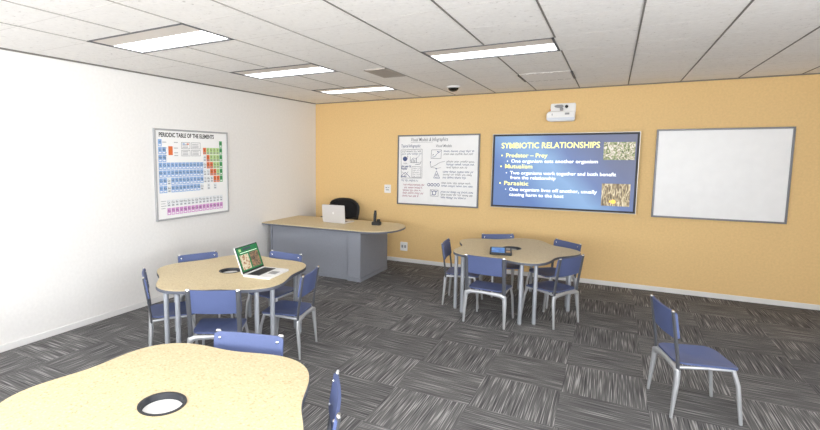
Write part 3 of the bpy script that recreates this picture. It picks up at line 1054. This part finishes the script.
# tablet on the far table
t = thing('tablet', 'dark tablet with a glowing blue screen on the lobed table', 'tablet', (3.945, 6.03, TZ + 0.001), R(11))
TL = Matrix.Rotation(R(3), 4, 'X')
MB().prism(rrect(-0.126, -0.16, 0.126, 0.16, 0.02), 0.002, 0.026, Matrix.Translation((0, 0, 0.009)) @ TL).build('body', M['dark'], t, bevel=0.004)
b = MB()
b.prism(rrect(-0.105, -0.125, 0.045, 0.125, 0.008), 0.026, 0.0275, Matrix.Translation((0, 0, 0.009)) @ TL)
b.build('screen', M['t_blue'], t)
MB().prism(rrect(0.062, 0.03, 0.108, 0.12, 0.008), 0.026, 0.029, Matrix.Translation((0, 0, 0.009)) @ TL).build('pad', M['grey'], t)
MB().prism(rrect(0.062, -0.10, 0.108, -0.02, 0.008), 0.026, 0.029, Matrix.Translation((0, 0, 0.009)) @ TL).build('button', M['tan'], t)
MB().box(-0.10, 0.12, 0.0, 0.10, 0.14, 0.014).build('stand', M['dark'], t)

# ------------------------------------------------------------------ chairs
def make_chair():
    t = thing('classroom_chair', '', 'chair', (0, 0, 0), 0, 'blue classroom chairs')
    # seat shell, wider at the front, dished
    so = rrect(-0.205, -0.205, 0.205, 0.20, 0.07, 6)
    so = [(x * (1.0 + 0.03 * y / 0.2), y) for x, y in so]
    MB().pad(so, lambda x, y, s: 0.408 - 0.018 * max(0, 1 - (x / 0.2) ** 2) * (1 - s) - 0.016 * max(0, (y - 0.1) / 0.1) ** 2 + 0.006 * s ** 8, 0.014).build('seat', M['blue'], t, smooth=True)
    lean = Matrix.Rotation(R(8), 4, 'X')
    # backrest: local xz panel, leaning
    bkr = MB().curved_panel(0.462, 0.210, 0.014, 0.016, 0.018).build('backrest', M['blue'], t)
    bkr.location = (0, -0.2100, 0.586)
    bkr.rotation_euler = (R(9), 0, 0)
    for sx in (-1, 1):
        for z in (0.045, 0.172):
            b = MB()
            XZf = Matrix.Translation((sx * 0.192, 0.003, z)) @ Matrix(((1, 0, 0, 0), (0, 0, 1, 0), (0, 1, 0, 0), (0, 0, 0, 1)))
            b.lathe([(0.009, 0.0), (0.009, 0.005), (0.005, 0.008)], seg=10, mat=XZf)
            b.build('rivet', M['chrome'], bkr, smooth=True)
    for sx in (-1, 1):
        b = MB()
        b.tube([(sx * 0.210, -0.197, 0.358), (sx * 0.210, -0.205, 0.46), (sx * 0.210, -0.222, 0.58), (sx * 0.210, -0.2405, 0.70), (sx * 0.210, -0.254, 0.792)], 0.021, 12, 0.5, up=(1, 0, 0))
        up = b.build('upright', M['post'], t, smooth=True)
        b = MB()
        b.tube([(sx * 0.210, -0.254, 0.792), (sx * 0.210, -0.2555, 0.801)], [0.021, 0.014], 12, 0.55, up=(1, 0, 0))
        b.build('end_cap', M['chrome'], up, smooth=True)
    # cast yoke under the rear of the seat and a rail under the front
    b = MB()
    pts = [(-0.222, -0.20, 0.315), (-0.208, -0.20, 0.348), (-0.17, -0.20, 0.365), (0, -0.20, 0.372), (0.17, -0.20, 0.365), (0.208, -0.20, 0.348), (0.222, -0.20, 0.315)]
    b.tube(pts, [0.022, 0.030, 0.025, 0.019, 0.025, 0.030, 0.022], 10, 0.75, up=(0, 0, 1))
    b.build('rear_yoke', M['silver'], t, smooth=True)
    b = MB()
    b.tube([(-0.19, 0.155, 0.385), (0, 0.155, 0.388), (0.19, 0.155, 0.385)], 0.012, 10)
    for sx in (-1, 1):
        b.tube([(sx * 0.185, 0.155, 0.385), (sx * 0.195, -0.02, 0.385), (sx * 0.203, -0.2, 0.376)], 0.013, 10)
    b.build('seat_frame', M['silver'], t, smooth=True)
    for sx in (-1, 1):
        MB().tube([(sx * 0.213, -0.200, 0.358), (sx * 0.221, -0.203, 0.28), (sx * 0.230, -0.225, 0.012), (sx * 0.230, -0.225, 0.0)], [0.026, 0.024, 0.013, 0.012], 12, 0.8).build('leg', M['silver'], t, smooth=True)
        MB().tube([(sx * 0.19, 0.155, 0.388), (sx * 0.205, 0.185, 0.28), (sx * 0.215, 0.215, 0.012), (sx * 0.215, 0.215, 0.0)], [0.015, 0.015, 0.012, 0.011], 12).build('leg', M['silver'], t, smooth=True)
    return t
CH = [  # middle of the backrest's top edge, facing direction
    ((3.886, 5.436), (0.081, 0.997), 'blue chair at the tablet table, its back squarely towards the viewer'),
    ((4.733, 5.901), (-0.878, 0.478), 'blue chair seen from behind on the side of the tablet table away from the desk'),
    ((4.615, 6.976), (-0.7, -0.713), 'blue chair behind the tablet table under the blue screen'),
    ((3.683, 7.151), (0.508, -0.862), 'blue chair behind the tablet table, its back strip nearest the whiteboard notes'),
    ((3.203, 6.205), (0.994, 0.109), 'blue chair seen edge-on at the end of the tablet table nearest the desk'),
    ((2.237, 2.914), (-0.503, 0.864), 'blue chair with its back to the viewer at the laptop table, beside paired legs'),
    ((2.59, 3.884), (-0.978, -0.211), 'blue chair standing clear on the carpet side of the laptop table'),
    ((0.996, 3.969), (0.903, -0.43), 'blue chair against the white wall on the far side of the laptop table'),
    ((1.845, 4.517), (-0.05, -1), 'blue chair between the laptop table and the long grey desk'),
    ((1.235, 3.03), (0.63, 0.777), 'blue chair at the end of the laptop table below the wall poster'),
    ((3.133, 2.306), (0.291, -0.957), 'blue chair facing the bare table in front, only its backrest in view'),
    ((3.997, 1.917), (-0.866, -0.5), 'blue chair on the carpet side of the bare table, cut off by the photo edge'),
    ((5.449, 4.381), (0.967, 0.256), 'blue chair alone on the carpet beyond the screen end of the tablet table'),
]
proto = make_chair()
for i, (mid, fc, lb) in enumerate(CH):
    o = proto if i == 0 else copy_tree(proto)
    f = Vector(fc).normalized()
    o.location = (mid[0] + 0.255 * f.x, mid[1] + 0.255 * f.y, 0)
    o.rotation_euler = (0, 0, math.atan2(f.y, f.x) - PI / 2)
    o['label'] = lb

# ------------------------------------------------------------------ light
def area(name, loc, rot, sx, sy, power, c):
    l = bpy.data.lights.new(name, 'AREA')
    l.shape = 'RECTANGLE'
    l.size, l.size_y = sx, sy
    l.energy = power
    l.color = c
    o = bpy.data.objects.new(name, l)
    col.objects.link(o)
    o.location = loc
    o.rotation_euler = rot
    return o
DAY = (0.94, 0.975, 1.0)
for i, h in enumerate(HR):                                  # added fill inside the unseen right wall, tilted up to brighten the ceiling
    area('window_daylight', (W - 0.25, Y0 + (h[0] + h[1]) / 2, (h[2] + h[3]) / 2), (R(127), 0, R(90)), h[1] - h[0] - 0.1, h[3] - h[2] - 0.1, 126, DAY)
for i, h in enumerate(HF):                                  # more added fill, inside the wall behind the viewer
    area('window_daylight', ((h[0] + h[1]) / 2, Y0 + 0.25, (h[2] + h[3]) / 2), (R(127), 0, 0), h[1] - h[0] - 0.1, h[3] - h[2] - 0.1, 126, DAY)

w = bpy.data.worlds.new('World')
bpy.context.scene.world = w
w.use_nodes = True
bg = w.node_tree.nodes['Background']
bg.inputs['Color'].default_value = (0.85, 0.92, 1.0, 1)
bg.inputs['Strength'].default_value = 1.0

# ------------------------------------------------------------------ camera
cam = bpy.data.cameras.new('camera')
cam.sensor_width = 36
cam.lens = 484.704 / 820 * 36
cam.shift_x = (410 - 333.880) / 820
cam.shift_y = (205.925 - 215) / 820
cam.clip_start = 0.02
co = bpy.data.objects.new('camera', cam)
col.objects.link(co)
co.location = (5.0687, 0.0, 1.9084)
co.rotation_euler = (Matrix.Rotation(R(29.8218), 3, 'Z') @ Matrix.Rotation(R(90 - 5.91538), 3, 'X') @ Matrix.Rotation(R(0.1086), 3, 'Z')).to_euler()
sc = bpy.context.scene
sc.camera = co
sc.view_settings.view_transform = 'Standard'
sc.view_settings.look = 'None'
sc.view_settings.gamma = 1
sc.view_settings.use_curve_mapping = False
sc.view_settings.exposure = 0.14
sc.cycles.max_bounces = 10
sc.cycles.diffuse_bounces = 6
